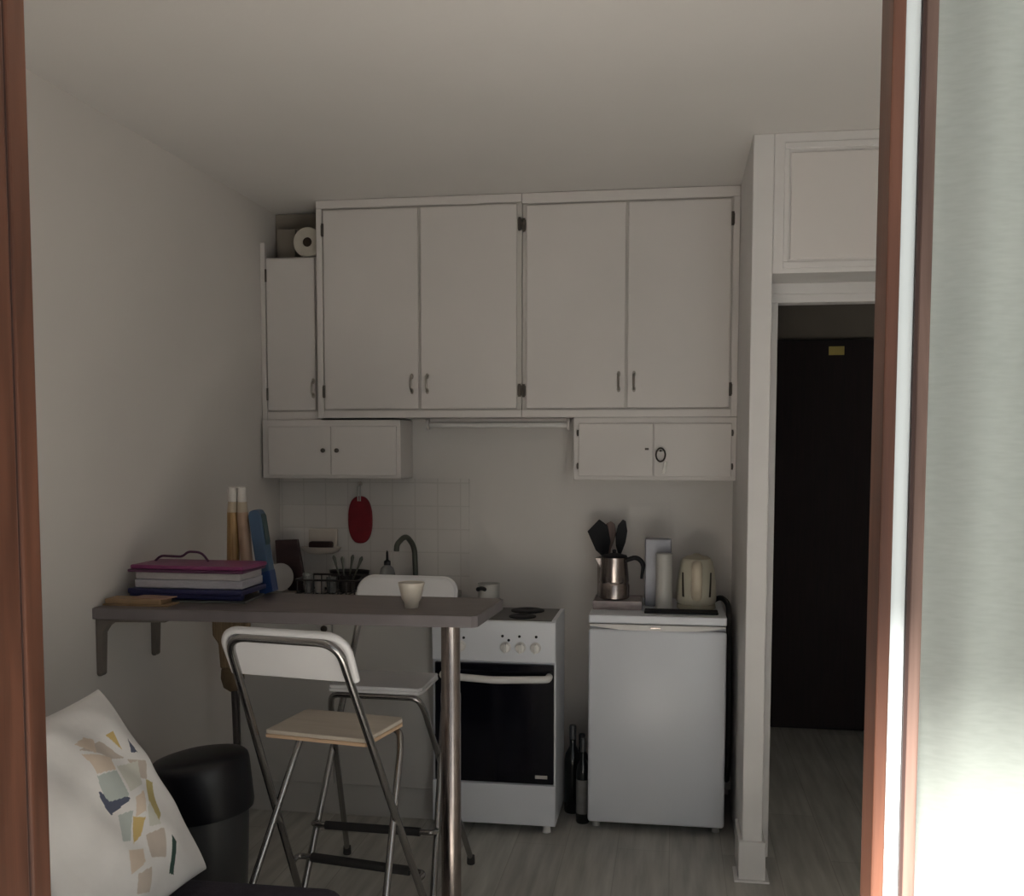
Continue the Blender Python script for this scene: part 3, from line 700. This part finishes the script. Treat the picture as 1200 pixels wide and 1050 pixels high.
for i in range(8):
    x = -1.62 + i * .037; tube(b, [(x, 4.25, ZW + .012), (x, 4.25, ZW + .075)], .0028, 6); tube(b, [(x, 4.25, ZW + .012), (x, 4.46, ZW + .012)], .0028, 6); tube(b, [(x, 4.46, ZW + .012), (x, 4.46, ZW + .075)], .0028, 6)
obj('wire_basket', b, 'wire', t)
for x in (-1.60, -1.38):
    for y in (4.27, 4.44): obj('foot', lathe(new(), [(.008, ZW), (.008, ZW + .012)], (x, y, 0), 10), 'rubber', t)
for k, (x, y, m_, lab, h) in enumerate(((-1.585, 4.29, 'clear', 'clear tumbler at the left end of the dish rack', .085), (-1.535, 4.30, 'dishwhite', 'small white cup in the dish rack, between the clear tumblers', .055), (-1.478, 4.29, 'clear', 'clear tumbler in the middle of the dish rack', .07))):
    z = ZW + .0155
    single('tumbler' if m_ == 'clear' else 'white_cup', lathe(new(), [(.018, z), (.020, z + .003), (.023, z + h), (.021, z + h), (.017, z + .006)], (x, y, 0), 24), m_, lab, 'glass' if m_ == 'clear' else 'cup', smooth=True)
t = thing('cutlery_pot', 'dark cutlery pot at the right end of the dish rack', 'pot', (-1.425, 4.33, ZW + .0155))
z = ZW + .0155
obj('pot_body', lathe(new(), [(.026, z), (.030, z + .075), (.027, z + .075), (.023, z + .005)], (-1.425, 4.33, 0), 24), 'wire', t, True)
for k, (dx, lean, h, lab) in enumerate(((-.012, -.045, .155, 'leftmost piece of cutlery fanning out of the pot'), (-.004, -.012, .150, 'upright fork second from the left in the cutlery pot'), (.006, .028, .158, 'piece of cutlery second from the right in the pot'), (.014, .062, .150, 'rightmost piece of cutlery leaning out of the pot'))):
    b = new(); p0 = Vector((-1.425 + dx * .8, 4.33 + .004 * k - .006, z + .008)); p1 = p0 + Vector((lean, 0, h))
    tube(b, [p0, p0.lerp(p1, .55), p0.lerp(p1, .8), p0.lerp(p1, .93), p1], [.003, .0035, .006, .0085, .003], 8)
    single('cutlery', b, 'greenish', lab, 'cutlery', 'cutlery in the pot', True)
single('dark_pan', lathe(new(), [(.07, ZW + .001), (.078, ZW + .004), (.095, ZW + .085), (.098, ZW + .087), (.092, ZW + .085), (.07, ZW + .01)], (-1.475, 4.535, 0), 36, sy=.55), 'wire', 'dark oval pan standing behind the dish rack', 'pan', smooth=True)
t = thing('soap_dispenser', 'clear soap bottle with a dark pump, left of the tap', 'soap bottle', (-1.262, 4.42, ZW))
obj('bottle', lathe(new(), [(.032, ZW), (.036, ZW + .006), (.036, ZW + .085), (.028, ZW + .115), (.013, ZW + .128)], (-1.262, 4.42, 0), 24), 'soapbottle', t, True)
obj('pump', lathe(new(), [(.015, ZW + .1285), (.015, ZW + .145), (.006, ZW + .152), (.005, ZW + .185), (.001, ZW + .195)], (-1.262, 4.42, 0), 16), 'black', t, True)
t = thing('faucet', 'dark chrome swan-neck tap on the worktop behind the cup', 'faucet', (-1.155, 4.52, ZW))
obj('spout', tube(new(), fillet([(-1.155, 4.52, ZW), (-1.162, 4.52, ZW + .205), (-1.19, 4.47, ZW + .26), (-1.22, 4.43, ZW + .22), (-1.222, 4.43, ZW + .19)], .05, 8), .0125, 12), 'greenish', t, True)
obj('base', lathe(new(), [(.026, ZW), (.026, ZW + .01), (.018, ZW + .04)], (-1.155, 4.52, 0), 20), 'greenish', t, True)
# soap dish and pot holder on the wall
t = thing('soap_dish', 'white ceramic soap dish fixed to the tiles over the dish rack', 'soap dish', (-1.61, 4.56, 1.06))
b = new(); box(b, -1.685, -1.545, 4.572, 4.592, 1.085, 1.175, .006); obj('back_plate', b, 'ceramic', t)
obj('tray', lathe(new(), [(.06, 1.062), (.085, 1.072), (.098, 1.092), (.092, 1.093), (.07, 1.080), (.01, 1.078)], (-1.615, 4.545, 0), 32, sy=.48), 'ceramic', t, True)
single('soap_bar', box(new(), -1.668, -1.558, 4.520, 4.566, 1.086, 1.118, .010, 3), 'soap', 'dark brown bar of soap in the white soap dish', 'soap', smooth=True)
t = thing('pot_holder', 'dark red oval pot holder hanging on the tiles left of the tap', 'pot holder', (-1.436, 4.585, 1.09))
pts = []
for k in range(40):
    a = 2 * PI * k / 40; pts.append((.058 * math.copysign(abs(math.cos(a)) ** .8, math.cos(a)), .110 * math.copysign(abs(math.sin(a)) ** .85, math.sin(a))))
obj('pad', prism(new(), pts, .018, .006, fr((-1.436, 4.5845, 1.218), (1, 0, 0), (0, 0, 1))), 'red', t)
obj('loop', tube(new(), fillet([(-1.441, 4.568, 1.305), (-1.443, 4.566, 1.375), (-1.429, 4.566, 1.375), (-1.431, 4.568, 1.305)], .01), .0032, 8), 'offwhite', t, True)
obj('hook', (lambda b: (lathe(b, [(.010, 0), (.008, .006)], (-1.436, 4.592, 1.385), 16, rot=RX), tube(b, fillet([(-1.436, 4.59, 1.382), (-1.436, 4.562, 1.378), (-1.436, 4.558, 1.392)], .01), .003, 8), b)[-1])(new()), 'ceramic', t, True)

# ------------------------------------------------------------------ on the fridge
ZF = .8852
single('plastic_tray', (lambda b: (box(b, -.325, -.125, 4.21, 4.40, ZF, ZF + .006, .002), box(b, -.325, -.125, 4.21, 4.214, ZF + .006, ZF + .036, .001), box(b, -.325, -.125, 4.396, 4.40, ZF + .006, ZF + .036, .001), box(b, -.325, -.321, 4.214, 4.396, ZF + .006, ZF + .036, .001), box(b, -.129, -.125, 4.214, 4.396, ZF + .006, ZF + .036, .001), box(b, -.318, -.132, 4.221, 4.389, ZF + .0065, ZF + .031, .002), b)[-1])(new()), 'tray', 'low pinkish clear plastic box under the steel coffee pot', 'plastic box')
ZM = ZF + .0375
t = thing('coffee_pot', 'polished steel coffee pot with a black handle on the plastic box', 'coffee pot', (-.24, 4.295, ZM))
bd = obj('boiler', lathe(new(), [(.060, ZM), (.064, ZM + .004), (.0645, ZM + .055), (.060, ZM + .066)], (-.243, 4.295, 0), 40), 'steel', t, True)
obj('jug', lathe(new(), [(.060, ZM + .0665), (.0625, ZM + .074), (.0545, ZM + .165), (.055, ZM + .172)], (-.243, 4.295, 0), 40), 'steel', t, True)
obj('lid', lathe(new(), [(.056, ZM + .1725), (.052, ZM + .180), (.02, ZM + .188), (.008, ZM + .19), (.009, ZM + .202), (.002, ZM + .205)], (-.243, 4.295, 0), 32), 'black', t, True)
b = new(); F = fr((-.243, 4.295, 0), (1, 0, 0), (0, 0, 1))
pts = fillet([(-.195, 4.29, ZM + .160), (-.150, 4.285, ZM + .176), (-.120, 4.28, ZM + .150), (-.128, 4.28, ZM + .085)], .03, 6)
obj('handle', tube(b, pts, [.010] * (len(pts) - 3) + [.009, .008, .006], 10), 'black', t, True)
obj('spout', prism(new(), [(-.296, ZM + .17), (-.325, ZM + .168), (-.300, ZM + .125)], .02, .003, fr((0, 4.295, 0), (1, 0, 0), (0, 0, 1))), 'steel', t)
t = thing('utensil_holder', 'dark steel utensil holder behind the coffee pot', 'utensil holder', (-.27, 4.46, ZF))
obj('can', lathe(new(), [(.05, ZF), (.052, ZF + .004), (.052, ZF + .19), (.048, ZF + .19), (.046, ZF + .01)], (-.275, 4.465, 0), 32), 'steel', t, True)
def utensil(name, label, base, tip, outline, m='black', th=.008, bd=None):
    t = thing(name, label, 'utensil', base, 'utensils in the holder')
    base = Vector(base); tip = Vector(tip); d = (tip - base).normalized()
    obj('shaft', tube(new(), [base, tip], .007, 8), m, t, True)
    obj('blade', prism(new(), outline, th, .002, fr(tip, Vector(bd) if bd else d, (1, 0, 0))), m, t)
    return t
utensil('spatula', 'black wide spatula, leftmost utensil in the holder', (-.262, 4.462, ZF + .012), (-.298, 4.462, ZF + .215),
        [(-.02, -.012), (.02, -.030), (.110, -.030), (.138, .038), (.10, .060), (.03, .045), (-.02, .012)], bd=(-.40, 0, .9))
utensil('serving_spoon', 'black serving spoon, rightmost utensil in the holder', (-.252, 4.455, ZF + .012), (-.226, 4.455, ZF + .24),
        [(-.03, -.008), (.0, -.020), (.045, -.027), (.09, -.022), (.118, -.004), (.112, .010), (.07, .022), (.02, .02), (-.03, .008)])
utensil('wooden_spoon', 'brownish spoon at the back between the two black utensils', (-.285, 4.475, ZF + .012), (-.275, 4.49, ZF + .255),
        [(-.03, -.008), (.0, -.018), (.04, -.026), (.08, -.018), (.092, 0), (.08, .018), (.04, .026), (0, .018), (-.03, .008)], 'redwood2')
single('tall_pack', box(new(), -.117, -.006, 4.33, 4.40, ZF, ZF + .285, .006), 'grey', 'tall silver grey pack at the back of the fridge top', 'pack')
t = thing('white_canister', 'slim white cylinder canister in front of the silver grey pack', 'canister', (-.035, 4.27, ZF))
obj('tin', lathe(new(), [(.034, ZF), (.0345, ZF + .004), (.0345, ZF + .214)], (-.035, 4.27, 0), 32), 'offwhite', t, True)
obj('lid', lathe(new(), [(.0352, ZF + .2145), (.0352, ZF + .229), (.032, ZF + .232)], (-.035, 4.27, 0), 32), 'offwhite', t, True)
single('black_mat', box(new(), -.112, .183, 4.135, 4.225, ZF, ZF + .008, .003), 'black', 'thin black tray under the cream kettle and beside the white canister', 'tray')
# kettle, handle side towards us
KX, KY, KZ = .098, 4.315, ZF
t = thing('kettle', 'cream plastic electric kettle with dark side windows on top of the fridge', 'kettle', (KX, KY, KZ))
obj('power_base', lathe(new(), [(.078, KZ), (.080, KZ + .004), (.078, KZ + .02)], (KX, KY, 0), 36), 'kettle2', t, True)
kb = obj('body', lathe(new(), [(.074, KZ + .0205), (.082, KZ + .032), (.0835, KZ + .06), (.080, KZ + .11), (.073, KZ + .16), (.066, KZ + .195), (.058, KZ + .208)], (KX, KY, 0), 40), 'kettle', t, True)
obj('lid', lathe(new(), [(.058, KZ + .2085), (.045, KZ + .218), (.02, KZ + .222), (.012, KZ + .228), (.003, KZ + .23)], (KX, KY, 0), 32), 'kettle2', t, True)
pts = fillet([(KX, KY - .058, KZ + .190), (KX, KY - .112, KZ + .185), (KX, KY - .118, KZ + .10), (KX, KY - .070, KZ + .050)], .04, 8)
hb = new()
tube(hb, pts, .016, 12); 
for v in hb.verts: v.co.x = KX + (v.co.x - KX) * 1.35
obj('handle', hb, 'kettleh', t, True)
for s in (-1, 1):
    b = new(); g = []
    for k in range(13):
        z = .055 + .10 * k / 12; rr_ = (.0835 if z < .06 else .0835 - (z - .06) * .096) + .0015
        a = -PI / 2 + s * (.80 + .12 * (1 - k / 12) * -1.4 + .05); w = .13
        row = []
        for q in range(4):
            aa = a + w * (q / 3 - .5); row.append(b.verts.new((KX + rr_ * math.cos(aa), KY + rr_ * math.sin(aa), KZ + z)))
        g.append(row)
    for A, B in zip(g, g[1:]):
        for q in range(3): b.faces.new((A[q], A[q + 1], B[q + 1], B[q]))
    obj('gauge_window', b, 'key', kb, True)
# lead down the side of the fridge
t = thing('power_lead', 'thick black lead drooping down between the fridge and the partition', 'cable', (.235, 4.35, .13))
obj('cable', tube(new(), fillet([(.16, 4.40, ZF + .012), (.20, 4.39, ZF + .04), (.232, 4.34, ZF + .02), (.236, 4.28, .70), (.237, 4.26, .40), (.237, 4.30, .20), (.238, 4.40, .13)], .06, 6), .0115, 10), 'rubber', t, True)
obj('plug', box(new(), .222, .2565, 4.39, 4.45, .09, .15, .006), 'offwhite', t)

# bottles standing between cooker and fridge
def bottle(label, x, y, h, r, lab):
    t = thing('wine_bottle', label, 'bottle', (x, y, 0), 'bottles between the cooker and the fridge')
    obj('glass', lathe(new(), [(r * .9, 0), (r, .006), (r, h * .60), (r * .85, h * .68), (r * .40, h * .76), (r * .38, h * .84)], (x, y, 0), 24), 'bottle', t, True)
    obj('neck_foil', lathe(new(), [(r * .42, h * .841), (r * .42, h * .985), (r * .36, h)], (x, y, 0), 20), 'foil', t, True)
    if lab: obj('paper_label', lathe(new(), [(r * 1.012, h * lab[0]), (r * 1.012, h * lab[1])], (x, y, 0), 24, close=False), 'label', t, True)
bottle('dark bottle on the floor against the side of the cooker', -.412, 4.28, .375, .036, None)
bottle('dark bottle with a pale label on the floor against the fridge', -.358, 4.16, .355, .028, (.12, .52))
bottle('small dark bottle at the back between cooker and fridge', -.385, 4.42, .30, .034, (.2, .5))

# ------------------------------------------------------------------ light
def area(name, loc, target, sx, sy, power, col):
    l = bpy.data.lights.new(name, 'AREA'); l.shape = 'RECTANGLE'; l.size = sx; l.size_y = sy; l.energy = power; l.color = col
    o = bpy.data.objects.new(name, l); COL.objects.link(o); o.location = loc
    o.rotation_euler = (Vector(target) - Vector(loc)).to_track_quat('-Z', 'Y').to_euler(); return o
sun = bpy.data.lights.new('sun', 'SUN'); sun.energy = 62.0; sun.angle = math.radians(7); sun.color = (1, .95, .88)
so = bpy.data.objects.new('sun', sun); COL.objects.link(so)
so.rotation_euler = Vector((.25, 1.0, -1.40)).to_track_quat('-Z', 'Y').to_euler()
# added fill lamp hidden behind the curtain, brightens the room
area('room_fill', (.66, 1.22, 1.35), (.3, 4.2, 1.45),      .62, 1.9, 3.8, (.87, .94, 1.0))
wd = bpy.data.worlds.new('daylight'); bpy.context.scene.world = wd; wd.use_nodes = True
bg = wd.node_tree.nodes['Background']; bg.inputs['Color'].default_value = (.90, .95, 1.0, 1); bg.inputs['Strength'].default_value = .5

# ------------------------------------------------------------------ camera
f, yaw, pitch, roll, sx, sy, H = 1201.77, .1531, -.069, .0013, 4.0755, 83.0555, 1.551
F = Vector((-math.sin(yaw) * math.cos(pitch), math.cos(yaw) * math.cos(pitch), math.sin(pitch)))
R = Vector((math.cos(yaw), math.sin(yaw), 0)); U = R.cross(F)
R2 = math.cos(roll) * R + math.sin(roll) * U; U2 = -math.sin(roll) * R + math.cos(roll) * U
cd = bpy.data.cameras.new('camera'); cam = bpy.data.objects.new('camera', cd); COL.objects.link(cam)
cd.sensor_fit = 'HORIZONTAL'; cd.sensor_width = 36; cd.lens = f / 1200 * 36
cd.shift_x = -sx / 1200; cd.shift_y = sy / 1200; cd.clip_start = .02
B = -F
cam.matrix_world = Matrix(((R2.x, U2.x, B.x, 0), (R2.y, U2.y, B.y, 0), (R2.z, U2.z, B.z, H), (0, 0, 0, 1)))
sc = bpy.context.scene; sc.camera = cam
sc.view_settings.view_transform = 'Standard'; sc.view_settings.look = 'None'; sc.view_settings.exposure = -.20
